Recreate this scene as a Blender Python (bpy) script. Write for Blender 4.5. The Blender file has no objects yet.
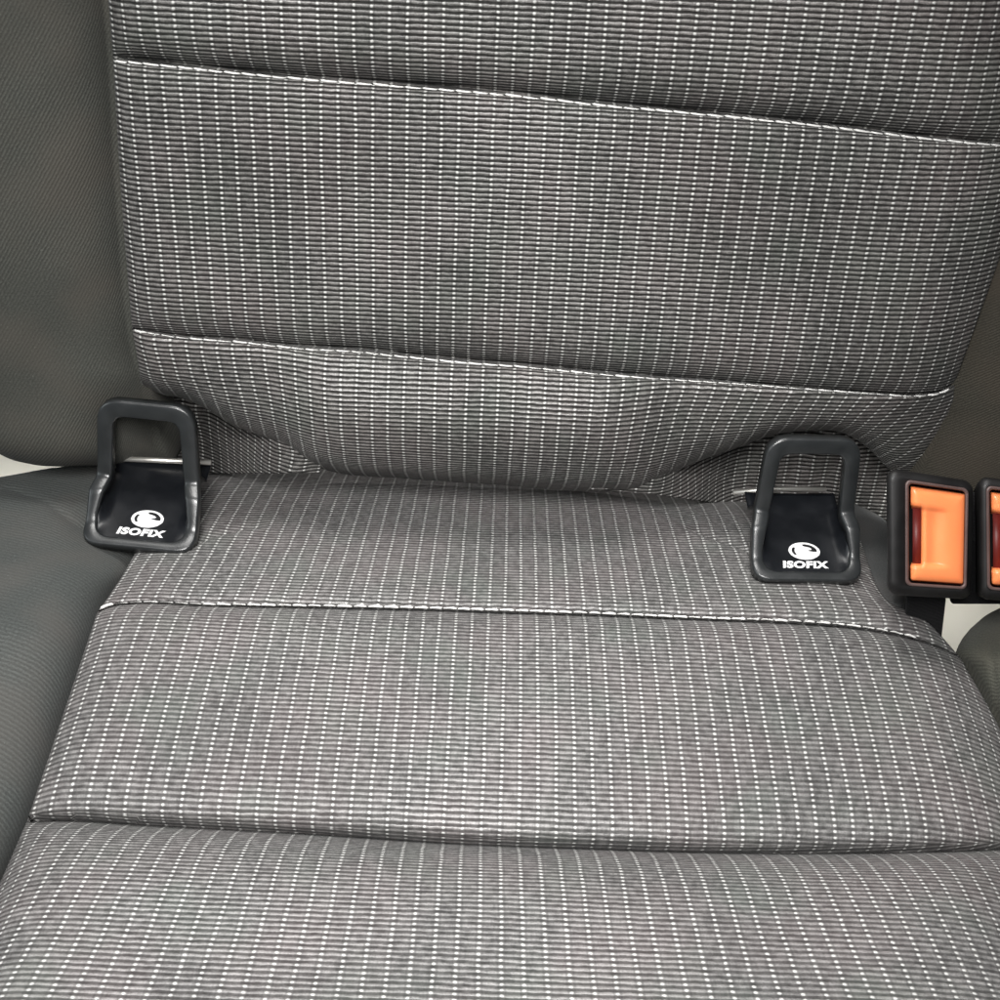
import bpy, math, random
import numpy as np
from mathutils import Vector, Matrix
random.seed(4); rng = np.random.default_rng(4)
R = math.radians
sc = bpy.context.scene
COL = sc.collection

# ------------------------------------------------------------------ camera
F = 500/math.tan(R(21)); D0 = 0.551
pitch, yaw, roll = R(50), R(1.2), R(3.4)
V = np.array([math.sin(yaw)*math.cos(pitch), math.cos(yaw)*math.cos(pitch), -math.sin(pitch)])
RT = np.cross(V, [0, 0, 1.]); RT /= np.linalg.norm(RT); UP = np.cross(RT, V)
c_, s_ = math.cos(roll), math.sin(roll)
RT, UP = RT*c_ + UP*s_, UP*c_ - RT*s_          # camera rolled so that the seat slopes down to the right
CAM = -D0*V
cd = bpy.data.cameras.new('camera'); cam = bpy.data.objects.new('camera', cd); COL.objects.link(cam)
cd.angle = R(42); cd.clip_start = .01; cd.clip_end = 20
M = Matrix([[RT[i], UP[i], -V[i], CAM[i]] for i in range(3)] + [[0, 0, 0, 1]])
cam.matrix_world = M
sc.camera = cam

def ray(px, py):
    px = np.asarray(px, float); py = np.asarray(py, float)
    return V + RT*((px-500)/F)[..., None] + UP*((500-py)/F)[..., None]
NC = np.array([0, math.sin(R(8)), math.cos(R(8))]);  TC = np.array([0, -math.cos(R(8)), math.sin(R(8))])   # cushion plane
NB = np.array([0, -math.cos(R(20)), math.sin(R(20))]); TB = np.array([0, math.sin(R(20)), math.cos(R(20))]) # backrest plane
def on_plane(px, py, n, h):
    r = ray(px, py)
    return CAM + r*((h - CAM@n)/(r@n))[..., None]
def at_depth(px, py, z):
    return CAM + ray(px, py)*np.asarray(z, float)[..., None] if np.ndim(z) else CAM + ray(px, py)*z

# ------------------------------------------------------------------ objects
def tag(o, label=None, cat=None, group=None, kind=None):
    for k, v in (('label', label), ('category', cat), ('group', group), ('kind', kind)):
        if v: o[k] = v
    return o
def empty(name, loc, **k):
    o = bpy.data.objects.new(name, None); COL.objects.link(o); o.location = Vector([float(a) for a in loc]); o.empty_display_size = .02
    return tag(o, **k)
def mesh_obj(name, verts, faces, mat, parent=None, uv=None, smooth=True, bevel=0, world=True):
    me = bpy.data.meshes.new(name)
    me.from_pydata([tuple(map(float, v)) for v in verts], [], faces)
    if smooth: me.polygons.foreach_set('use_smooth', [True]*len(me.polygons))
    if uv is not None:
        L = me.uv_layers.new(name='UVMap'); li = np.zeros(len(me.loops), np.int32); me.loops.foreach_get('vertex_index', li)
        L.data.foreach_set('uv', np.asarray(uv, np.float32)[li].ravel())
    me.materials.append(mat); me.update()
    o = bpy.data.objects.new(name, me); COL.objects.link(o)
    if parent:
        o.parent = parent
        if world: o.matrix_parent_inverse = Matrix.Translation(-parent.location) if parent.type == 'EMPTY' else parent.matrix_world.inverted()
    if bevel:
        b = o.modifiers.new('bevel', 'BEVEL'); b.width = bevel; b.segments = 3; b.limit_method = 'ANGLE'; b.angle_limit = R(35)
        for p in me.polygons: p.use_smooth = True
        w = o.modifiers.new('wn', 'WEIGHTED_NORMAL')
    return o

# ------------------------------------------------------------------ materials
class NT:
    def __init__(s, name):
        s.m = bpy.data.materials.new(name); s.m.use_nodes = True; s.t = s.m.node_tree; s.n = s.t.nodes; s.l = s.t.links
        s.b = s.n['Principled BSDF']
    def put(s, sock, v):
        if isinstance(v, bpy.types.NodeSocket): s.l.new(v, sock)
        else: sock.default_value = v
    def math(s, op, a, b=0., c=0., clamp=False):
        n = s.n.new('ShaderNodeMath'); n.operation = op; n.use_clamp = clamp
        s.put(n.inputs[0], a); s.put(n.inputs[1], b); s.put(n.inputs[2], c); return n.outputs[0]
    def ramp(s, x, a, b, lo=0., hi=1.):
        n = s.n.new('ShaderNodeMapRange'); n.interpolation_type = 'SMOOTHSTEP'
        s.put(n.inputs[0], x); n.inputs[1].default_value = a; n.inputs[2].default_value = b; n.inputs[3].default_value = lo; n.inputs[4].default_value = hi
        return n.outputs[0]
    def mix(s, f, a, b):
        n = s.n.new('ShaderNodeMix'); n.data_type = 'RGBA'
        s.put(n.inputs[0], f); s.put(n.inputs[6], a if isinstance(a, bpy.types.NodeSocket) else (*a, 1)); s.put(n.inputs[7], b if isinstance(b, bpy.types.NodeSocket) else (*b, 1))
        return n.outputs[2]
    def noise(s, vec, scale, detail=2, rough=.5):
        n = s.n.new('ShaderNodeTexNoise'); s.put(n.inputs['Vector'], vec); n.inputs['Scale'].default_value = scale
        n.inputs['Detail'].default_value = detail; n.inputs['Roughness'].default_value = rough; return n.outputs[0]
    def comb(s, x, y, z=0.):
        n = s.n.new('ShaderNodeCombineXYZ'); s.put(n.inputs[0], x); s.put(n.inputs[1], y); s.put(n.inputs[2], z); return n.outputs[0]
    def uv(s):
        n = s.n.new('ShaderNodeTexCoord'); p = s.n.new('ShaderNodeSeparateXYZ'); s.l.new(n.outputs['UV'], p.inputs[0])
        return n.outputs['UV'], p.outputs[0], p.outputs[1]
    def obj(s):
        return s.n.new('ShaderNodeTexCoord').outputs['Object']
    def bump(s, h, strength, dist):
        n = s.n.new('ShaderNodeBump'); n.inputs['Strength'].default_value = strength; n.inputs['Distance'].default_value = dist
        s.put(n.inputs['Height'], h); s.l.new(n.outputs[0], s.b.inputs['Normal'])
    def set(s, **k):
        for a, v in k.items():
            s.put(s.b.inputs[a.replace('_', ' ')], (*v, 1) if isinstance(v, tuple) and len(v) == 3 and a.endswith('Color') else v)
        return s.m
PU = .00622
def striped_fabric(name, lo, hi, dot, PV):
    t = NT(name); uvv, u, v = t.uv()
    U = t.math('DIVIDE', u, PU); W = t.math('DIVIDE', v, PV)
    # yarn wobble
    nu = t.noise(t.comb(t.math('MULTIPLY', u, 1.0), v), 260, 2)
    W2 = t.math('ADD', W, t.math('MULTIPLY', t.math('SUBTRACT', nu, .5), .38))
    nw = t.noise(uvv, 60, 1)
    U2 = t.math('ADD', t.math('ADD', U, t.math('MULTIPLY', t.math('SUBTRACT', nw, .5), .12)), t.math('MULTIPLY', t.math('SUBTRACT', nu, .5), .06))
    r = t.math('MULTIPLY_ADD', t.math('SINE', t.math('MULTIPLY', W2, 2*math.pi)), .5, .5)
    # stripe distance
    fu = t.math('ABSOLUTE', t.math('SUBTRACT', t.math('FRACT', U2), .5))
    st = t.ramp(fu, .16, .08)
    st_edge = t.ramp(fu, .24, .15)
    ndot = t.noise(t.comb(t.math('MULTIPLY', t.math('FLOOR', U2), 3.7), t.math('MULTIPLY', W, .8)), 1.0, 1)
    yarn = t.noise(t.comb(t.math('MULTIPLY', u, 1500.), t.math('MULTIPLY', v, 2600.)), 1., 2)
    long_ = t.noise(t.comb(t.math('MULTIPLY', u, 330.), t.math('MULTIPLY', t.math('FLOOR', W2), 7.3)), 1., 3)
    ridge = t.math('MULTIPLY_ADD', t.ramp(r, .08, .92), t.ramp(t.noise(uvv, 11, 3), .32, .62, .62, 1.), .06)
    body = t.mix(ridge, lo, hi)
    body = t.mix(t.ramp(yarn, .35, .75, 0., .6), body, tuple(c*.55 for c in lo))
    n = t.n.new('ShaderNodeHueSaturation'); t.put(n.inputs['Color'], body)
    t.put(n.inputs['Value'], t.ramp(long_, .3, .7, .66, 1.36)); body = n.outputs[0]
    # faint pink / green cast of the yarns
    cast = t.noise(uvv, 22, 2)
    body = t.mix(t.ramp(cast, .35, .65, 0., .24), body, t.mix(ridge, tuple(a*b for a, b in zip(lo, (1.25, .96, 1.0))), tuple(a*b for a, b in zip(hi, (1.16, .97, 1.0)))))
    cast2 = t.noise(t.comb(v, u), 31, 2)
    body = t.mix(t.ramp(cast2, .45, .75, 0., .3), body, t.mix(ridge, tuple(a*b for a, b in zip(lo, (.82, 1.1, .95))), tuple(a*b for a, b in zip(hi, (.88, 1.04, .93)))))
    fv = t.math('ABSOLUTE', t.math('SUBTRACT', t.math('FRACT', t.math('ADD', W2, .25)), .5))
    dd = t.math('SQRT', t.math('ADD', t.math('POWER', t.math('DIVIDE', fu, .104), 2.), t.math('POWER', t.math('DIVIDE', fv, .27), 2.)))
    dm = t.ramp(dd, 1.25, .45)
    dm = t.math('MULTIPLY', dm, t.ramp(ndot, .25, .6, .72, 1.0))
    side = t.math('MULTIPLY', t.math('SUBTRACT', st_edge, st, clamp=True), .35)
    colr = t.mix(side, body, tuple(c*.6 for c in lo))
    colr = t.mix(dm, colr, dot)
    hgt = t.math('ADD', t.math('MULTIPLY', r, .7), t.math('ADD', t.math('MULTIPLY', dm, .6), t.math('MULTIPLY', yarn, .35)))
    t.bump(hgt, .75, .00045)
    return t.set(Base_Color=colr, Roughness=t.ramp(ridge, 0., 1., .8, .42), Sheen_Weight=.05, Sheen_Roughness=.4, Specular_IOR_Level=t.ramp(ridge, .2, 1., .05, .85))
def plain_fabric(name, col, period=.0012, ang=55, contrast=.5):
    t = NT(name); uvv, u, v = t.uv()
    ca, sa = math.cos(R(ang)), math.sin(R(ang))
    d = t.math('ADD', t.math('MULTIPLY', u, -sa/period), t.math('MULTIPLY', v, ca/period))
    w = t.noise(uvv, 300, 2)
    d = t.math('ADD', d, t.math('MULTIPLY', w, .6))
    r = t.math('MULTIPLY_ADD', t.math('SINE', t.math('MULTIPLY', d, 2*math.pi)), .5, .5)
    yarn = t.noise(t.comb(t.math('MULTIPLY', u, 1100.), t.math('MULTIPLY', v, 1500.)), 1., 3, .6)
    fade = t.noise(uvv, 14, 2)
    r = t.math('MULTIPLY', r, t.ramp(fade, .35, .6, .35, 1.))
    c = t.mix(r, tuple(a*(1-contrast) for a in col), tuple(a*(1+contrast*.8) for a in col))
    c = t.mix(t.ramp(yarn, .38, .7, 0., .65), c, tuple(a*.42 for a in col))
    cast = t.noise(uvv, 26, 2)
    c = t.mix(t.ramp(cast, .4, .7, 0., .5), c, tuple(a*b for a, b in zip(col, (1.12, .97, .93))))
    lint = t.ramp(t.noise(uvv, 900, 1), .70, .78, 0., .3)
    c = t.mix(lint, c, tuple(min(1, a*2.2) for a in col))
    t.bump(t.math('ADD', t.math('MULTIPLY', r, .8), t.math('MULTIPLY', yarn, .6)), .6, .0003)
    return t.set(Base_Color=c, Roughness=.9, Sheen_Weight=.05, Sheen_Roughness=.45, Specular_IOR_Level=.2)
def plastic(name, col, rough, grain=.3, scale=1800, spec=.5):
    t = NT(name); o = t.obj(); n = t.noise(o, scale, 2); n2 = t.noise(o, 120, 3)
    t.bump(n, grain, .00015)
    c = t.mix(t.ramp(n2, .3, .7), tuple(a*.88 for a in col), tuple(a*1.1 for a in col))
    return t.set(Base_Color=c, Roughness=t.ramp(n2, .2, .8, rough*.85, min(1, rough*1.15)), Specular_IOR_Level=spec)
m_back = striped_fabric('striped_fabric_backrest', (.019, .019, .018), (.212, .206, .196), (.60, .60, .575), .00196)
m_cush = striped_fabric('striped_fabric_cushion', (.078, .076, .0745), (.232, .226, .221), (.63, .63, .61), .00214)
m_bolb = plain_fabric('plain_fabric_backrest', (.070, .072, .063), .00125, 57, .28)
m_bolr = plain_fabric('plain_fabric_backrest_right', (.052, .048, .038), .0011, 35, .35)
m_bolc = plain_fabric('plain_fabric_cushion', (.084, .091, .087), .0019, 12, .26)
m_mid = plain_fabric('plain_fabric_middle_seat', (.085, .086, .070), .0012, 40, .25)
m_ring = plastic('guide_plastic', (.018, .020, .021), .33, .3, spec=.8)
m_floor = plastic('guide_floor_plastic', (.006, .007, .009), .35, .12)
m_white = plastic('white_print', (.88, .88, .88), .5, .0)
m_print_black = plastic('black_print', (.008, .008, .009), .4, .0)
m_hous = plastic('buckle_plastic', (.006, .0055, .0055), .5, .3)
m_rim = plastic('buckle_rim_plastic', (.10, .065, .06), .35, .2)
m_slot = plastic('slot_red', (.10, .008, .006), .5, .1)
t = NT('orange_button'); n2 = t.noise(t.obj(), 60, 2)
m_orange = t.set(Base_Color=t.mix(n2, (1., .23, .075), (1., .32, .12)), Roughness=.32, Subsurface_Weight=.25, Subsurface_Scale=.004, Subsurface_Radius=(1., .4, .2))
t = NT('thread'); n2 = t.noise(t.obj(), 2500, 2)
t.bump(n2, .6, .0002); m_thread = t.set(Base_Color=t.mix(n2, (.68, .67, .64), (.90, .89, .87)), Roughness=.7)
t = NT('steel'); m_steel = t.set(Base_Color=(.75, .73, .68), Metallic=.85, Roughness=.38)
m_web = plain_fabric('webbing', (.012, .012, .013), .0012, 20, .3)
t = NT('pale_liner'); n2 = t.noise(t.obj(), 40, 3)
m_pale = t.set(Base_Color=t.mix(n2, (.62, .60, .52), (.74, .72, .65)), Roughness=.8)

# ------------------------------------------------------------------ upholstery surfaces
def curve_eval(pts, T):
    pts = sorted(pts); xs = np.array([p[0] for p in pts], float); ys = np.array([p[1] for p in pts], float)
    x = xs[0] + (xs[-1]-xs[0])*T
    # monotone-ish cubic through the points
    if len(xs) > 2:
        m = np.gradient(ys, xs); i = np.clip(np.searchsorted(xs, x)-1, 0, len(xs)-2)
        h = xs[i+1]-xs[i]; q = (x-xs[i])/h
        y = (2*q**3-3*q**2+1)*ys[i] + (q**3-2*q**2+q)*h*m[i] + (-2*q**3+3*q**2)*ys[i+1] + (q**3-q**2)*h*m[i+1]
    else: y = np.interp(x, xs, ys)
    return x, y
def sstep(x, a, b):
    q = np.clip((x-a)/(b-a), 0, 1); return q*q*(3-2*q)
def panel(name, mat, parent, n, tg, curves, hfun, nt=220, nw=100, skirt=.02, warp=None, label=None, vs=1.):
    """curves: list of pixel polylines from one end of the panel to the other; hfun(px,py,T,W) -> height above the plane."""
    T = np.linspace(0, 1, nt); k = len(curves)
    cx = np.array([curve_eval(c, T)[0] for c in curves]); cy = np.array([curve_eval(c, T)[1] for c in curves])
    W = np.linspace(0, 1, nw); q = W*(k-1); i = np.minimum(q.astype(int), k-2); f = (q-i)[:, None]
    def cr(a):
        ext = np.vstack([2*a[0]-a[1], a, 2*a[-1]-a[-2]])
        p0, p1, p2, p3 = ext[i], ext[i+1], ext[i+2], ext[i+3]
        return .5*(2*p1 + (p2-p0)*f + (2*p0-5*p1+4*p2-p3)*f**2 + (3*p1-p0-3*p2+p3)*f**3)
    px, py = cr(cx), cr(cy)
    TT, WW = np.meshgrid(T, W)
    h = hfun(px, py, TT, WW)
    P = on_plane(px, py, n, h)
    s = P@tg; x = P[..., 0]
    hs = h.copy()                                   # cloth lies over small folds without stretching its pattern
    for _ in range(14):
        hs = np.pad(hs, 1, mode='edge'); hs = (hs[:-2, 1:-1]+hs[2:, 1:-1]+hs[1:-1, :-2]+hs[1:-1, 2:]+4*hs[1:-1, 1:-1])/8
    i0 = nt//2; j0 = nw//2
    du = np.sqrt(np.diff(x, axis=1)**2 + np.diff(hs, axis=1)**2); cu = np.concatenate([np.zeros((nw, 1)), np.cumsum(du, 1)], 1)
    u = cu - cu[:, i0:i0+1] + x[:, i0:i0+1]
    ds = np.diff(s, axis=0); dv = np.sign(ds)*np.sqrt(ds**2 + np.diff(hs, axis=0)**2); cv = np.concatenate([np.zeros((1, nt)), np.cumsum(dv, 0)], 0)
    v = (cv - cv[j0:j0+1] + s[j0:j0+1])*vs
    if warp is not None: u = u + warp(px, py)
    verts = P.reshape(-1, 3); uv = np.stack([u, v], -1).reshape(-1, 2)
    idx = np.arange(nt*nw).reshape(nw, nt); faces = []
    a, b, c, d = idx[:-1, :-1].ravel(), idx[:-1, 1:].ravel(), idx[1:, 1:].ravel(), idx[1:, :-1].ravel()
    flip = np.dot(np.cross(verts[b[0]]-verts[a[0]], verts[d[0]]-verts[a[0]]), n) < 0
    q4 = np.stack([a, d, c, b] if flip else [a, b, c, d], -1).tolist()
    faces += q4
    if skirt:
        loop = np.concatenate([idx[0, :], idx[1:, -1], idx[-1, -2::-1], idx[-2:0:-1, 0]])
        base = len(verts); add = verts[loop] - n*skirt; verts = np.vstack([verts, add]); uv = np.vstack([uv, uv[loop] + [0.0004, .0004]])
        m = len(loop)
        for e in range(m):
            g = (e+1) % m; quad = [int(loop[e]), int(loop[g]), base+g, base+e]
            faces.append(quad if flip else quad[::-1])
    o = mesh_obj(name, verts, faces, mat, parent, uv=uv)
    if label: o['label'] = label
    o_surf = dict(P=P, px=px, py=py)
    return o, o_surf
def sample(S, T, W):
    P = S['P']; nw, nt = P.shape[:2]
    a = np.clip(T*(nt-1), 0, nt-1.001); b = np.clip(W*(nw-1), 0, nw-1.001); i = a.astype(int); j = b.astype(int); f = (a-i)[:, None]; g = (b-j)[:, None]
    return (P[j, i]*(1-f)+P[j, i+1]*f)*(1-g) + (P[j+1, i]*(1-f)+P[j+1, i+1]*f)*g
def stitching(name, parent, S, W, n, length=.0062, gap=-.0002, rad=.00055, lift=.0003, t0=0.002, t1=.998):
    T = np.linspace(t0, t1, 1500); P = sample(S, T, np.full(1500, W)); P = P + n*lift
    L = np.concatenate([[0], np.cumsum(np.linalg.norm(np.diff(P, axis=0), axis=1))])
    vs, fs = [], []; d = 0; ns, nr = 9, 8
    while d < L[-1]-length:
        ln = length*random.uniform(.9, 1.1); sh = random.uniform(-.00018, .00018)
        dd = np.linspace(d, d+ln, ns); C = np.stack([np.interp(dd, L, P[:, k]) for k in range(3)], -1)
        tan = C[-1]-C[0]; tan /= np.linalg.norm(tan); side = np.cross(tan, n); side /= np.linalg.norm(side); n3 = np.cross(side, tan); b0 = len(vs)
        for k in range(ns):
            q = k/(ns-1); r = rad*(max(0., 1-(2*q-1)**6))**.5 + .00002; zz = (math.sin(math.pi*q)-.5)*.00035
            c = C[k] + n*zz + side*(sh + (q-.5)*.0003)
            for m in range(nr):
                a = 2*math.pi*m/nr; vs.append(c + side*r*math.cos(a) + n3*r*math.sin(a))
        for k in range(ns-1):
            for m in range(nr):
                fs.append([b0+k*nr+m, b0+k*nr+(m+1) % nr, b0+(k+1)*nr+(m+1) % nr, b0+(k+1)*nr+m])
        fs.append([b0+m for m in range(nr)][::-1]); fs.append([b0+(ns-1)*nr+m for m in range(nr)])
        d += ln + gap
    return mesh_obj(name, vs, fs, m_thread, parent)
def gauss(x, c, s): return np.exp(-((x-c)/s)**2)
def ramp_edge(d, w): return 1-np.exp(-np.maximum(d, 0)/w)
def lownoise(px, py, amp, sc_=90., seed=0):
    r = np.random.default_rng(seed); out = 0
    for k in range(6):
        a, b, p = r.uniform(-1, 1), r.uniform(-1, 1), r.uniform(0, 6.28)
        out = out + np.sin((a*px+b*py)/sc_*2*(1+k*.4)+p)/(1+k*.4)
    return amp*out/2

# ---- cushion
cush = empty('seat_cushion', on_plane(500, 700, NC, -.06), label='grey striped fabric seat cushion with white stitched seam, below the backrest', cat='car seat cushion')
def rear_drop(py):      # the pad rounds down towards the crevice
    return -.036*np.clip((640-py)/170, 0, 1)**1.7
def guide_pit(px, py):
    g1 = sstep(px, 96, 108)*(1-sstep(px, 176, 190))*(1-sstep(py, 515, 537))
    g2 = sstep(px, 766, 780)*(1-sstep(px, 834, 848))*(1-sstep(py, 545, 568))
    return -.030*(g1+g2)
def creases(px, py):
    # small folds beside the guides: valley with the front side proud
    def fold(pts, w, amp):
        xs = [p[0] for p in pts]; ys = [p[1] for p in pts]
        yc = np.interp(px, xs, ys); m = sstep(px, xs[0]-8, xs[0]+4)*(1-sstep(px, xs[-1]-12, xs[-1]+14))
        d = py-yc
        return m*amp*(np.where(d < 0, -np.exp(d/w)*1.0, np.exp(-d/(w*1.6))*.55) )
    return fold([(195, 547), (215, 538), (240, 531), (262, 528)], 7, .0026) + fold([(690, 531), (715, 541), (740, 550), (775, 563)], 7, .0028)
seam1 = [(97, 613), (110, 607), (130, 604), (200, 606), (300, 608), (400, 610), (500, 613), (600, 616), (700, 620), (800, 624), (850, 628), (900, 636), (935, 646), (960, 657)]
seam2 = [(27, 821), (60, 820), (150, 825), (300, 833), (450, 843), (600, 849), (700, 852), (800, 853), (900, 852), (1000, 849), (1042, 846)]
def h_rear(px, py, T, W):
    side = ramp_edge(np.minimum(T, 1-T)*.33, .007)
    end = ramp_edge((1-W)*.06, .004)
    return rear_drop(py) + .0045*side*end - .004 - .003*np.exp(-(1-W)*.06/.0013) - .02*np.exp(-W*.06/.003) + .0005*np.sin(px*2*np.pi/15.5 + 1.5*np.sin(px/37))*np.exp(-(1-W)*.06/.004) + guide_pit(px, py) + creases(px, py) + lownoise(px, py, .0004, 70, 3) - .006*(T > .5)*np.exp(-(1-T)*.36/.013)*sstep(W, .55, 1) - .010*sstep(px, 820, 930)*(1-sstep(py, 560, 625))
def h_mid(px, py, T, W):
    side = ramp_edge(np.minimum(T*.36, 9), .006)*ramp_edge((1-T)*.36, .013)
    top = ramp_edge(W*.085, .0028); bot = ramp_edge((1-W)*.085, .0050)
    return .0070*side*top*bot*(.7+.5*np.sin(np.pi*W)) - .004 - .003*np.exp(-W*.085/.0013) - .007*np.exp(-(1-W)*.085/.0018) + lownoise(px, py, .0004, 90, 5) - (.006+.006*W)*np.exp(-(1-T)*.36/.013)*(T > .5)
def h_front(px, py, T, W):
    side = ramp_edge(T*.36, .006)*ramp_edge((1-T)*.36, .013)
    top = ramp_edge(W*.14, .0085)
    return .0175*side*top - .004 - .012*np.exp(-(1-T)*.36/.013)*(T > .5) - .007*np.exp(-W*.14/.0018) + lownoise(px, py, .0005, 110, 8)
def k_warp(px, py):
    mm = D0/F
    k = .16*np.clip((540-px)/300, -1, 1)
    return -k*np.clip(610-py, 0, 150)*mm*np.clip(1-(0*py), 0, 1)*.9
rear_curves = [[(172, 462), (215, 459), (300, 461), (400, 466), (500, 474), (600, 484), (700, 494), (760, 502), (852, 512)],
               [(152, 520), (500, 517), (862, 545)],
               [(128, 566), (300, 562), (500, 562), (700, 574), (884, 597)],
               [(113, 590), (300, 586), (500, 588), (700, 598), (850, 605), (924, 619)],
               seam1]
_, S_rear = panel('fabric_panel', m_cush, cush, NC, TC, rear_curves, h_rear, 320, 150, .03, warp=k_warp)
_, S_mid = panel('fabric_panel', m_cush, cush, NC, TC, [seam1, [(64, 712), (500, 722), (1004, 738)], seam2], h_mid, 300, 110, .03)
_, S_front = panel('fabric_panel', m_cush, cush, NC, TC, [seam2, [(-50, 1000), (500, 1005), (1088, 1000)], [(-112, 1170), (500, 1175), (1150, 1170)]], h_front, 300, 130, .05, vs=1.2, warp=lambda px, py: -.17*np.clip((px-450)/390, -1.15, 1.15)*(py-835)*D0/F*.72)
stitching('stitching', cush, S_rear, .976, NC, rad=.00056, lift=.0006, t1=.965)
# left bolster of the cushion
def h_bl(px, py, T, W):
    d = (1-T)*.16
    return -.006 - .006*np.exp(-d/.006) - .012*gauss(px, 112, 42)*gauss(py, 535, 34) + .016*ramp_edge(d, .012)*(1+.5*(1-T)) + rear_drop(py)*.75 + lownoise(px, py, .0008, 80, 11) \
        - .0016*np.exp(-np.abs(py-np.interp(px, [-40, 10, 45, 80, 110], [484, 490, 502, 528, 545]))/4)*(1-sstep(px, 85, 105))*sstep(px, -60, 0) - .02*sstep(px, 98, 112)*(1-sstep(py, 500, 535))
bl, S_bl = panel('side_bolster', m_bolc, cush, NC, TC,
      [[(-330, 520), (-150, 492), (0, 477), (60, 467), (110, 464), (176, 463)], [(-340, 570), (0, 522), (154, 520)], [(-350, 620), (0, 575), (129, 566)],
       [(-360, 665), (0, 615), (98, 612)], [(-380, 760), (64, 712)], [(-400, 850), (28, 821)], [(-430, 1010), (-49, 1000)], [(-450, 1180), (-111, 1170)]], h_bl, 160, 200, .05,
       label='plain dark grey fabric side of the cushion')
# plain gusset on the right rear corner of the cushion
def h_gus(px, py, T, W): return rear_drop(py) - .010 - .010*T + .003*np.sin(np.pi*T) + lownoise(px, py, .0012, 18, 2)
panel('corner_gusset', plain_fabric('gusset_fabric', (.10, .105, .105), .0012, 20, .3), cush, NC, TC,
      [[(842, 500), (857, 503)], [(848, 528), (891, 526)], [(860, 568), (905, 568)], [(888, 604), (918, 606)]], h_gus, 40, 60, .03)

# ---- backrest
back = empty('rear_seat_upright', on_plane(500, 470, NB, -.06), label='grey striped fabric backrest with two white stitched seams, behind the seat belt buckles', cat='backrest')
seamA = [(113, 56), (150, 60), (200, 65), (258, 71), (400, 82), (500, 90), (600, 101), (760, 116), (850, 126), (912, 134), (1000, 142), (1022, 143)]
seamB = [(132, 328), (180, 335), (240, 339), (300, 345), (360, 348), (416, 354), (468, 359), (524, 363), (572, 368), (624, 373), (732, 381), (800, 387), (870, 392), (920, 394), (940, 391), (955, 383)]
bottom = [(141, 386), (160, 394), (185, 399), (208, 410), (230, 424), (255, 434), (285, 446), (310, 464), (330, 471), (400, 478), (500, 485), (600, 492), (640, 490), (662, 478), (690, 465), (740, 447), (770, 436), (805, 431), (850, 436), (870, 450), (890, 470), (926, 480)]
def bpit(px, py): return gauss(px, 150, 75)*gauss(py, 420, 42) + gauss(px, 808, 85)*gauss(py, 455, 42)
def side_b(T, w=.36): return ramp_edge(T*w, .004)*ramp_edge((1-T)*w, .012)
def h_b1(px, py, T, W): return -.003 - .005*np.exp(-(1-W)*.1/.0040) + .0075*side_b(T)*ramp_edge((1-W)*.1, .0038) - .010*(1-ramp_edge((1-T)*.36, .014)) + lownoise(px, py, .0004, 90, 21)
def h_b2(px, py, T, W): return -.003 - .005*np.exp(-(1-W)*.12/.0040) - .005*np.exp(-W*.12/.0022) + .0005*np.sin(px*2*np.pi/15.5 + 1.5*np.sin(px/37))*np.exp(-W*.12/.004) + .0060*side_b(T)*ramp_edge(W*.12, .0018)*ramp_edge((1-W)*.12, .0042) - .010*(1-ramp_edge((1-T)*.36, .014)) + lownoise(px, py, .0004, 90, 22)
def h_b3(px, py, T, W):
    mid = sstep(px, 250, 340)*(1-sstep(px, 590, 700))
    return -.003 - .005*np.exp(-W*.06/.0022) - .022*mid*np.exp(-(1-W)*.06/.0016) + .0005*np.sin(px*2*np.pi/15.5 + 1.5*np.sin(px/37))*np.exp(-W*.06/.004) + .0055*side_b(T)*ramp_edge(W*.06, .0018)*ramp_edge((1-W)*.06, .006) + .010*mid*np.sin(np.pi*np.clip(W, 0, 1)**1.2)**.8 \
        - .005*bpit(px, py) - .010*(1-ramp_edge((1-T)*.36, .014)) - (.006+.008*(1-mid))*np.exp(-(1-W)/.15) - .012*sstep(px, 840, 940)*W + lownoise(px, py, .0005, 60, 23)
def b_warp(px, py):
    mm = D0/F; dy = np.clip(py-378, 0, 130)
    k = .55*gauss(px, 875, 62) + .20*gauss(px, 745, 75) + .06*gauss(px, 640, 60) - .50*gauss(px, 150, 55) - .12*gauss(px, 235, 55)
    return k*dy*mm*(.55+.006*dy)
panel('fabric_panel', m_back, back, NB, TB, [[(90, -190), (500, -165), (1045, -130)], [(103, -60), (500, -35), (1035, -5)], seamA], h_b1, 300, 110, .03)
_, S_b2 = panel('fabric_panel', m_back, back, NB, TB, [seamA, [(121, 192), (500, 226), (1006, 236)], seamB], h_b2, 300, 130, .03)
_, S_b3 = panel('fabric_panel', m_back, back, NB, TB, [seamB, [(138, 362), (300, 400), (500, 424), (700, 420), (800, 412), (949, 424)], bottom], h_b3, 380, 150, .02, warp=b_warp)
stitching('stitching', back, S_b2, .016, NB, length=.0062, rad=.00040, lift=.0003)
stitching('stitching', back, S_b3, .032, NB, length=.0062, rad=.00040, lift=.0003)
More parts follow.
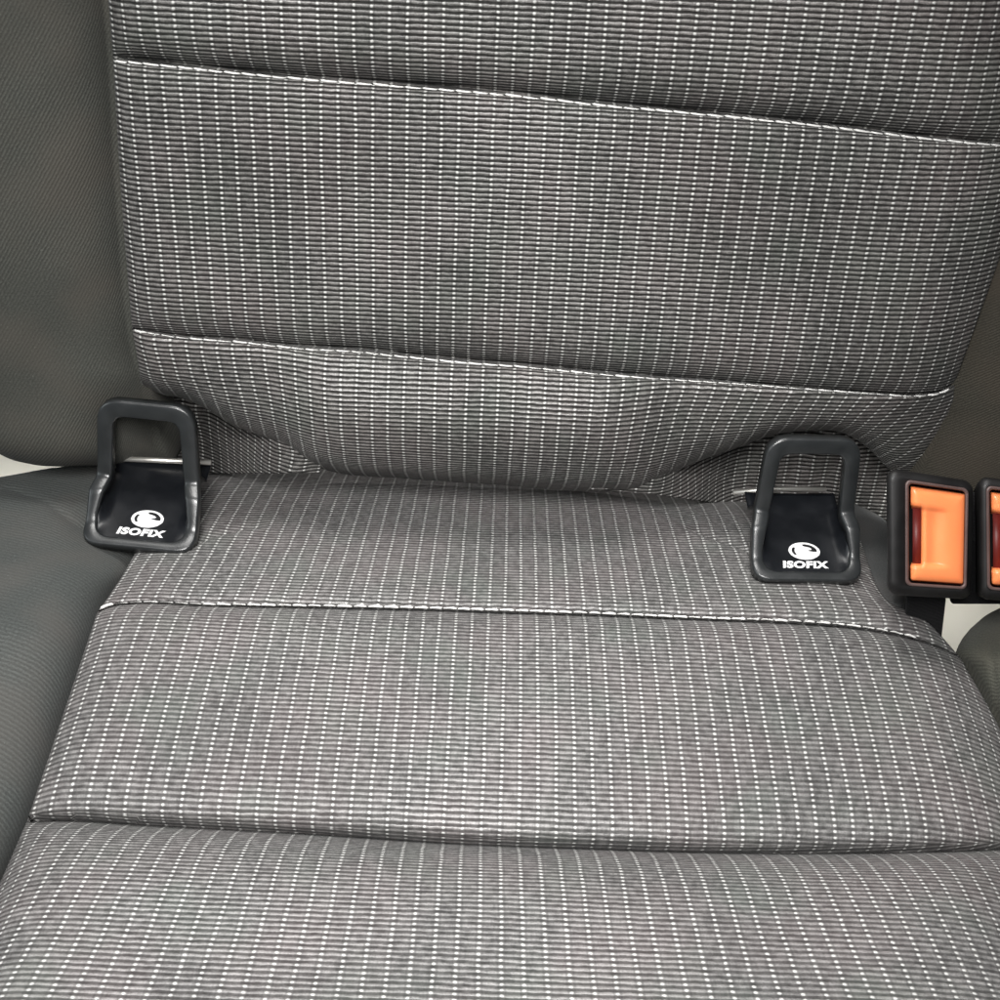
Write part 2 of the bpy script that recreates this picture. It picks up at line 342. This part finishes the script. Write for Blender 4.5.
# recessed lower layer of the cover behind the two guides
def h_p(px, py, T, W): return -.010 - .050*np.maximum(1-sstep(px, 195, 300)*(px < 400), 0)*(px < 400) - .050*sstep(px, 640, 755)*(px > 400) - .004*W + .004*np.sin(np.pi*T) + lownoise(px, py, .0016, 26, 31)
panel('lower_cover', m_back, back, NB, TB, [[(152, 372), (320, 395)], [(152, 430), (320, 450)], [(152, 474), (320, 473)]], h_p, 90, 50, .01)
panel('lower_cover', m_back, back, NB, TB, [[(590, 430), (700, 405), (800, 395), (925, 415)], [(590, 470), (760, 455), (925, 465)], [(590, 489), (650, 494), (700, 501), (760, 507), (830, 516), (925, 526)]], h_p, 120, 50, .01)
def h_bb(px, py, T, W):
    d = (1-T)*.15
    bot = np.exp(-(1-W)/.035)
    return -.014 + .018*ramp_edge(d-.003, .013) + .010*(1-T) - .018*bot*(1-.3*T) - .016*sstep(py, 370, 440)*sstep(px, 60, 160) + lownoise(px, py, .0008, 90, 41)
panel('side_bolster', m_bolb, back, NB, TB, [[(-250, -190), (94, -190)], [(-260, -60), (105, -60)], [(-270, 56), (116, 56)], [(-280, 192), (124, 192)], [(-285, 328), (136, 328)], [(-280, 385), (0, 384), (150, 382)], [(-250, 400), (-60, 422), (0, 430), (160, 432)],
       [(-220, 405), (-60, 432), (-10, 449), (10, 459), (30, 464), (100, 466), (172, 468)]], h_bb, 160, 220, .03, label='plain dark olive grey fabric side of the backrest')
def h_br(px, py, T, W):
    return -.016 + .010*ramp_edge(T*.12-.001, .014) - .006*np.exp(-(1-W)/.06) + lownoise(px, py, .0008, 90, 43)
panel('side_bolster', m_bolr, back, NB, TB, [[(1040, -190), (1400, -190)], [(1030, -5), (1400, 0)], [(1016, 143), (1400, 150)], [(1000, 236), (1400, 240)], [(950, 383), (1390, 390)], [(942, 424), (1380, 430)], [(916, 482), (1370, 490)], [(910, 520), (1360, 525)]],
      h_br, 160, 200, .03, label='dark brown fabric side of the backrest behind the buckles')

panel('rear_light_block', m_bolr, back, NB, TB, [[(-240, -190), (1390, -190)], [(-240, 150), (1380, 150)], [(-200, 415), (1360, 440)]], lambda px, py, T, W: -.085 + 0*px, 20, 20, .003)  # unseen panel added behind the backrest to stop light leaking into the gaps
# ---- neighbouring middle seat cushion
ms = empty('middle_seat_cushion', on_plane(1100, 700, NC, -.05), label='dark olive rounded cushion corner of the middle seat, past the gap beside the striped cushion', cat='car seat cushion')
def h_ms(px, py, T, W): return -.016 + .022*ramp_edge(T*.15, .010)*ramp_edge(W*.15, .012) - .001*gauss(px, 990+ (py-640)*.12, 3) + lownoise(px, py, .0008, 90, 51)
panel('seat_pad', m_mid, ms, NC, TC, [[(970, 629), (985, 616), (1000, 608), (1040, 597), (1090, 592), (1400, 596)], [(961, 641), (1000, 632), (1400, 640)], [(958, 653), (1000, 655), (1400, 660)], [(972, 672), (1400, 690)], [(990, 702), (1400, 730)], [(1012, 745), (1400, 770)], [(1045, 830), (1400, 850)], [(1100, 1010), (1420, 1010)], [(1160, 1180), (1450, 1180)]],
      h_ms, 140, 180, .06)

# ------------------------------------------------------------------ guides
def rrect(pts_r, seg=8):
    """rounded polygon: list of (x, y, r) counter-clockwise."""
    out = []; n = len(pts_r)
    for i in range(n):
        p = np.array(pts_r[i][:2], float); a = np.array(pts_r[i-1][:2], float); b = np.array(pts_r[(i+1) % n][:2], float); r = pts_r[i][2]
        u = (a-p)/np.linalg.norm(a-p); w = (b-p)/np.linalg.norm(b-p)
        for k in range(seg+1):
            q = k/seg; s = p+u*r; e = p+w*r
            out.append((1-q)**2*s + 2*q*(1-q)*(p*.93+.035*(s+e)) + q*q*e)
    return np.array(out)
mm = .001
def profile():
    segs = [(10, 11), (42, 14.5), (12, 8), (66, 37)]
    pts = [np.zeros(2)]
    for e, L in segs:
        for k in range(int(L*2)):
            pts.append(pts[-1] + .5*np.array([math.cos(R(e)), math.sin(R(e))]))
    pts = np.array(pts)
    for _ in range(10): pts[1:-1] = (pts[:-2]+2*pts[1:-1]+pts[2:])/4
    q = np.concatenate([[0], np.cumsum(np.linalg.norm(np.diff(pts, axis=0), axis=1))])
    return pts, q
PP, QQ = profile(); QT = QQ[-1]
def bend(x, q, d):
    y = np.interp(q, QQ, PP[:, 0]); z = np.interp(q, QQ, PP[:, 1])
    y2 = np.interp(q+.6, QQ, PP[:, 0]); z2 = np.interp(q+.6, QQ, PP[:, 1]); y1 = np.interp(q-.6, QQ, PP[:, 0]); z1 = np.interp(q-.6, QQ, PP[:, 1])
    ty, tz = y2-y1, z2-z1; l = np.hypot(ty, tz); ty, tz = ty/l, tz/l
    return np.stack([x, y + d*tz, z - d*ty], -1)      # d > 0 goes to the hidden side
def dense(poly, step=1.0):
    out = []
    for i in range(len(poly)):
        a, b = poly[i], poly[(i+1) % len(poly)]; L = np.linalg.norm(b-a); k = max(1, int(L/step))
        for j in range(k): out.append(a+(b-a)*j/k)
    return np.array(out)
def make_guide():
    root = empty('child_seat_anchor_guide', (0, 0, 0))
    W0, W1, W2 = 25.6, 23.7, 21.6
    outer = dense(rrect([(-W0, 0, 8), (W0, 0, 8), (W0-.3, 26, 2), (W1-.4, 34, 3), (W2, QT, 10), (-W2, QT, 10), (-W1+.4, 34, 3), (-W0+.3, 26, 2)]), .9)
    # ring built from nested loops that share the outer loop's count
    c = np.array([0, QT*.5])
    inn_poly = dense(rrect([(-W0+6.4, 4.6, 6), (W0-6.4, 4.6, 6), (W0-4.9, 14, 2), (W1-4.8, 24, 2), (W1-7.2, 33, 3), (W2-6.9, QT-8, 5), (-W2+6.9, QT-8, 5), (-W1+7.2, 33, 3), (-W1+4.8, 24, 2), (-W0+4.9, 14, 2)]), .3)
    def match(o, poly):          # nearest inner point by arc parameter split at the same landmarks
        def par(P):
            # parameterise by the angle about the centre in a squared-off space
            hw = np.abs(P[:, 0]).max(); hh = (P[:, 1].max()-P[:, 1].min())/2; cy = (P[:, 1].max()+P[:, 1].min())/2
            return np.arctan2((P[:, 1]-cy)/hh, P[:, 0]/hw)
        a, b = par(o), par(poly); k = np.argsort(b); b = b[k]; p = poly[k]
        bb = np.concatenate([b-2*np.pi, b, b+2*np.pi]); pp = np.vstack([p, p, p])
        return np.stack([np.interp(a, bb, pp[:, 0]), np.interp(a, bb, pp[:, 1])], -1)
    inner = match(outer, inn_poly)
    loops = []; TH = 5.0; rr = 1.1
    def lerp(f): return outer + (inner-outer)*f
    wid = np.linalg.norm(inner-outer, axis=1)[:, None]
    for f0, d in ((0, TH), (0, rr*1.0), (.3*rr, .3*rr), (rr, 0)):
        loops.append((outer + (inner-outer)/wid*f0, d))
    for f0, d in ((rr, 0), (.3*rr, .3*rr), (0, rr), (0, TH)):
        loops.append((inner + (outer-inner)/wid*f0, d))
    vs = []; n = len(outer)
    for P, d in loops: vs.append(bend(P[:, 0], P[:, 1], d))
    vs = np.vstack(vs)*mm; fs = []; K = len(loops)
    for k in range(K):
        g = (k+1) % K
        for i in range(n):
            j = (i+1) % n; fs.append([k*n+i, k*n+j, g*n+j, g*n+i])
    mesh_obj('loop_frame', vs, fs, m_ring, root, world=False)
    # funnel floor: plate with upturned sides
    vs, fs = [], []
    xs = [-21.8, -19.4, -17.8, -15, -8, 0, 8, 15, 17.8, 19.4, 21.8]; ys = np.linspace(2.0, 54, 27)
    for y in ys:
        zside = np.interp(y, PP[:, 0], PP[:, 1]) - 1.6
        if y > 24: zside = np.interp(y, [24, 44], [zside, -1.5])
        for x in xs:
            ax = abs(x); z0 = -.6 - .035*y
            z = z0 if ax < 16 else (z0+(.8 if y <= 26 else .4) if ax < 18 else (z0 + (zside-z0)*.45 if ax < 19.5 else zside))
            vs.append((x*mm, y*mm, z*mm))
    nx = len(xs)
    for j in range(len(ys)-1):
        for i in range(nx-1):
            fs.append([j*nx+i, j*nx+i+1, (j+1)*nx+i+1, (j+1)*nx+i])
    fl = mesh_obj('floor_plate', vs, fs, m_floor, root, world=False)
    so = fl.modifiers.new('s', 'SOLIDIFY'); so.thickness = .001; so.offset = -1
    def onfloor(x, y, up): return (x*mm, y*mm, (-.6-.035*y+up)*mm)
    def flat(name, poly, up, th, mat, par=root):
        n = len(poly); v = [onfloor(x, y, up+th) for x, y in poly] + [onfloor(x, y, up) for x, y in poly]
        f = [list(range(n)), list(range(n, 2*n))[::-1]] + [[i, n+i, n+(i+1) % n, (i+1) % n] for i in range(n)]
        return mesh_obj(name, v, f, mat, par, smooth=False, world=False)
    # emblem
    cx, cy, ra, rb = .8, 17.6, 7.4, 5.2
    el = lambda fx, fy, a0=0, a1=2*math.pi, k=48, rot=0: [(cx+ra*fx*math.cos(a0+(a1-a0)*i/k), cy+rb*fy*math.sin(a0+(a1-a0)*i/k)) for i in range(k)]
    em = flat('emblem', el(1, 1), .05, .12, m_white)
    N = lambda pts: [(cx+ra*a, cy+rb*b) for a, b in pts]
    left = [(-.80*math.cos(a), .80*math.sin(a)) for a in np.linspace(-.62, .55, 12)] + [(-.60*math.cos(a)-.02, .74*math.sin(a)) for a in np.linspace(.55, -.62, 12)]
    flat('emblem_mark', N(left), .18, .05, m_print_black, em)
    tr = [(-.02, .55), (-.06, .76), (.15, .79), (.38, .72), (.60, .55), (.76, .30), (.82, .06), (.80, -.08), (.60, -.10), (.22, .02), (.30, .10), (.44, .13), (.50, .26), (.38, .40), (.20, .48)]
    flat('emblem_mark', N(tr), .18, .05, m_print_black, em)
    for o in list(em.children): o.matrix_parent_inverse = Matrix.Identity(4)
    # lettering
    cu = bpy.data.curves.new('lettering', 'FONT'); cu.body = 'ISOFIX'; cu.size = 5.3*mm; cu.offset = .26*mm; cu.extrude = .06*mm; cu.align_x = 'CENTER'; cu.align_y = 'CENTER'; cu.shear = .12; cu.space_character = 1.08; cu.resolution_u = 6
    to = bpy.data.objects.new('tmp', cu); COL.objects.link(to); bpy.context.view_layer.update()
    me = bpy.data.meshes.new_from_object(to.evaluated_get(bpy.context.evaluated_depsgraph_get())); bpy.data.objects.remove(to)
    xs_ = [v.co.x for v in me.vertices]; wd = max(xs_)-min(xs_); kx = 21.8*mm/wd
    for v in me.vertices: v.co.x *= kx
    me.materials.clear(); me.materials.append(m_white)
    lt = bpy.data.objects.new('lettering', me); COL.objects.link(lt); lt.parent = root; lt.location = (-.6*mm, 9.2*mm, (-.6-.035*9.2+.16)*mm); lt.rotation_euler = (-math.atan(.035), 0, 0)
    return root
def copy_tree(o, parent=None):
    c = o.copy(); COL.objects.link(c)
    if parent: c.parent = parent
    for ch in list(o.children): copy_tree(ch, c)
    return c
g1 = make_guide()
g2 = copy_tree(g1)
def place(g, px, py, h, rz, ry, s=1.0):
    P = on_plane(px, py, NC, h); g.location = Vector(P); g.rotation_euler = (0, R(ry), R(rz)); g.scale = (s, s, s)
def on_pad(px, py):
    k = np.argmin((S_rear['px']-px)**2 + (S_rear['py']-py)**2); return float(S_rear['P'].reshape(-1, 3)[k]@NC)
place(g1, 135.5, 547.5, on_pad(150, 553)+.0035, -3.0, 1.2, .915)
place(g2, 809.5, 580, on_pad(810, 582)+.0035, 2.5, .5, .88)
tag(g1, 'black plastic anchor guide set beside the plain dark fabric, far from the buckles', 'anchor guide', 'child seat anchor guides')
tag(g2, 'black plastic anchor guide set in the striped fabric beside the orange buckles', 'anchor guide', 'child seat anchor guides')

def tube(name, pts, r, mat, parent=None, seg=14):
    pts = np.array(pts, float); vs, fs = [], []
    for i, p in enumerate(pts):
        t_ = pts[min(i+1, len(pts)-1)]-pts[max(i-1, 0)]; t_ /= np.linalg.norm(t_); a = np.cross(t_, [0, 0, 1.]); a /= np.linalg.norm(a); b = np.cross(a, t_)
        for k in range(seg):
            w = 2*math.pi*k/seg; vs.append(p + r*(a*math.cos(w)+b*math.sin(w)))
    for i in range(len(pts)-1):
        for k in range(seg): fs.append([i*seg+k, i*seg+(k+1) % seg, (i+1)*seg+(k+1) % seg, (i+1)*seg+k])
    fs.append(list(range(seg))[::-1]); fs.append([(len(pts)-1)*seg+k for k in range(seg)])
    return mesh_obj(name, vs, fs, mat, parent)
zb1 = .565; zb2 = .568
b1 = tube('anchor_bar', [at_depth(112, 458.5, zb1), at_depth(150, 460, zb1), at_depth(211, 462.5, zb1)], .0012, m_steel)
tag(b1, 'thin steel anchor bar behind the guide in plain dark fabric', 'anchor bar', 'steel anchor bars')
b2 = tube('anchor_bar', [at_depth(733, 492.5, zb2), at_depth(770, 489, zb2), at_depth(826, 489.5, zb2)], .0011, m_steel)
tag(b2, 'thin steel anchor bar behind the guide beside the orange buckles', 'anchor bar', 'steel anchor bars')

# ------------------------------------------------------------------ buckles
def quad_map(q, z):
    """q: four pixel corners tl,tr,br,bl ; returns f(a,b,depth_m) -> 3D, a right, b down."""
    P = [at_depth(px, py, zz) for (px, py), zz in zip(q, z)]
    nrm = np.cross(P[1]-P[0], P[3]-P[0]); nrm /= np.linalg.norm(nrm)
    nrm = ray(930, 575); nrm /= np.linalg.norm(nrm)            # the housing runs back into the crevice
    def f(a, b, d=0.):
        return (P[0]*(1-a)*(1-b) + P[1]*a*(1-b) + P[2]*a*b + P[3]*(1-a)*b) + nrm*d
    return f
def rr2(a0, b0, a1, b1, r, ar, seg=7):
    """rounded rectangle in a,b with radius r (in a) and aspect ar = height/width."""
    out = []
    for cx, cy, s in ((a1-r, b0+r/ar, -90), (a1-r, b1-r/ar, 0), (a0+r, b1-r/ar, 90), (a0+r, b0+r/ar, 180)):
        for k in range(seg+1):
            w = R(s+90*k/seg); out.append((cx+r*math.cos(w), cy+r/ar*math.sin(w)))
    return out
def stack(name, f, loops, mat, parent, cap_first=True, cap_last=True, ring=False):
    vs, fs = [], []; n = len(loops[0][0])
    for L, d in loops:
        for i, (a, b) in enumerate(L): vs.append(f(a, b, d[i] if hasattr(d, '__len__') else d))
    K = len(loops)
    for k in range(K if ring else K-1):
        g = (k+1) % K
        for i in range(n): fs.append([k*n+i, k*n+(i+1) % n, g*n+(i+1) % n, g*n+i])
    if not ring:
        if cap_first: fs.append(list(range(n))[::-1])
        if cap_last: fs.append([(K-1)*n+i for i in range(n)])
    o = mesh_obj(name, vs, fs, mat, parent)
    import bmesh
    bm = bmesh.new(); bm.from_mesh(o.data); bmesh.ops.recalc_face_normals(bm, faces=bm.faces); bm.to_mesh(o.data); bm.free()
    return o
def buckle(quad, z, label, le=.30):
    f = quad_map(quad, z); AR = 1.75
    root = empty('seat_belt_buckle', f(.5, .5, .03), label=label, cat='seat belt buckle', group='seat belt buckles with orange buttons')
    H = lambda e, r=.16: rr2(-le-e, -.085-e*.6, 1.07+e, 1.095+e*.6, r, AR)
    stack('housing', f, [(H(.03, .18), .060), (H(.03, .18), .020), (H(.02, .18), .006), (H(-.02, .17), .0022), (H(-.09, .12), .0012), (rr2(.01, .01, .99, .99, .08, AR), .0012), (rr2(.03, .02, .97, .98, .07, AR), .009)], m_hous, root)
    stack('rim', f, [(rr2(-.015, -.008, 1.015, 1.008, .10, AR), .002), (rr2(-.012, -.006, 1.012, 1.006, .10, AR), .0004), (rr2(.012, .008, .988, .992, .09, AR), 0.), (rr2(.04, .022, .96, .978, .07, AR), .0006), (rr2(.045, .026, .955, .974, .07, AR), .004)], m_rim, root, ring=True)
    # button: heightfield with a pressing hollow and a slot on the near side
    na, nb = 40, 60; vs, fs = [], []
    for j in range(nb):
        for i in range(na):
            s, q = i/(na-1), j/(nb-1)
            a = .085 + .855*s; b = .058 + .885*q
            e = min(s*.6, (1-s)*.6, q, 1-q); d = .0022*math.exp(-e/.03)
            win = float(sstep(q, .17, .23)*(1-sstep(q, .80, .86)))
            hol = math.exp(-((s-.42)/.20)**2)*win*.0022
            pit = float(1-sstep(s, .17, .24))*win*.012
            vs.append(f(a, b, .0010 + d + hol + pit))
    for j in range(nb-1):
        for i in range(na-1):
            k = j*na+i; fs.append([k, k+1, k+na+1, k+na])
    bt = mesh_obj('release_button', vs, fs, m_orange, root)
    so = bt.modifiers.new('s', 'SOLIDIFY'); so.thickness = .0012; so.offset = 0
    # red tongue guide at the bottom of the slot
    sl = [(.105, .24), (.255, .24), (.255, .82), (.105, .82)]
    stack('slot_insert', f, [([(a, b) for a, b in sl], .0075), ([(a, b) for a, b in sl], .0055)], m_slot, root)
    for k, (a, b) in enumerate(((.18, .29), (.18, .52))):
        pass
    return root
buckle([(906, 480), (968, 489), (966, 589), (906, 585)], [.470, .474, .480, .476], 'black seat belt buckle with a fully visible orange button, next to the striped cushion')
buckle([(987, 486), (1047, 494), (1046, 594), (988, 589)], [.472, .474, .480, .478], 'black seat belt buckle cut off by the picture edge, showing an orange strip', .12)
# webbing below the buckles
def strap(name, pts, wvec, th, mat, **k):
    vs, fs = [], []; pts = [np.array(p) for p in pts]
    for i, p in enumerate(pts):
        t_ = pts[min(i+1, len(pts)-1)]-pts[max(i-1, 0)]; nrm = np.cross(t_, wvec); nrm /= np.linalg.norm(nrm)
        for s, q in ((-1, -1), (1, -1), (1, 1), (-1, 1)): vs.append(p + wvec*s*.5 + nrm*q*th*.5)
    for i in range(len(pts)-1):
        for m in range(4): fs.append([i*4+m, i*4+(m+1) % 4, i*4+4+(m+1) % 4, i*4+4+m])
    fs.append([3, 2, 1, 0]); e = (len(pts)-1)*4; fs.append([e, e+1, e+2, e+3])
    uv = [((v-pts[0])@RT, -((v-pts[0])@UP)) for v in vs]
    o = mesh_obj(name, vs, fs, mat, None, uv=uv, smooth=False); b = o.modifiers.new('b', 'BEVEL'); b.width = th*.4; b.segments = 2
    return tag(o, **k)
strap('buckle_strap', [at_depth(928, 560, .500), at_depth(926, 600, .512), at_depth(922, 640, .53), at_depth(918, 690, .56)], RT*.0155, .002, m_web,
      label='black webbing stub hanging under the fully visible buckle', cat='strap')
strap('buckle_strap', [at_depth(1000, 492, .508), at_depth(1000, 540, .508), at_depth(1000, 575, .515), at_depth(1000, 603, .522)], RT*.040, .003, m_web,
      label='wide black webbing under the buckle at the picture edge', cat='strap')

# ------------------------------------------------------------------ pale liner seen through the gaps
P = [at_depth(-700, 380, .66), at_depth(1700, 380, .66), at_depth(1700, 1000, .66), at_depth(-700, 1000, .66)]
fl = mesh_obj('floor', P, [[0, 1, 2, 3]], m_pale, None, smooth=False); fl['kind'] = 'structure'

# ------------------------------------------------------------------ light
w = bpy.data.worlds.new('World'); sc.world = w; w.use_nodes = True
w.node_tree.nodes['Background'].inputs[0].default_value = (.80, .88, 1., 1); w.node_tree.nodes['Background'].inputs[1].default_value = .08
def area(name, loc, target, size, power, col=(1, 1, 1), sy=None):
    d = bpy.data.lights.new(name, 'AREA'); d.energy = power; d.color = col; d.size = size
    if sy: d.shape = 'RECTANGLE'; d.size_y = sy
    o = bpy.data.objects.new(name, d); COL.objects.link(o); o.location = loc
    o.rotation_euler = (Vector(target)-Vector(loc)).to_track_quat('-Z', 'Y').to_euler(); return o
area('roof_light', (-.10, .27, .92), (0, -.08, 0), .34, 7, (1., .985, .96), .3)
wl = area('near_camera_key', (-.05, -.35, .57), (-.01, -.06, .04), .18, 1.75, (1., .985, .97), .2); wl.data.spread = R(88)  # lamp added just above the camera; narrow spread makes the centre brighter
area('side_window_light', (-1.0, -.3, .55), (0, 0, 0), .6, 2.5, (.90, .98, 1.), .4)
for k, (px, py, tx, ty) in enumerate(((40, 330, 40, 470), (960, 470, 930, 640))):
    area('liner_fill_light', at_depth(px, py, .60), at_depth(tx, ty, .66), .06, .028, (1., .98, .93), .03).data.spread = R(75)  # small lamps added behind the seat to brighten the pale liner
sc.render.engine = 'CYCLES'
sc.view_settings.view_transform = 'Standard'; sc.view_settings.look = 'None'; sc.view_settings.exposure = -.1; sc.view_settings.gamma = 1
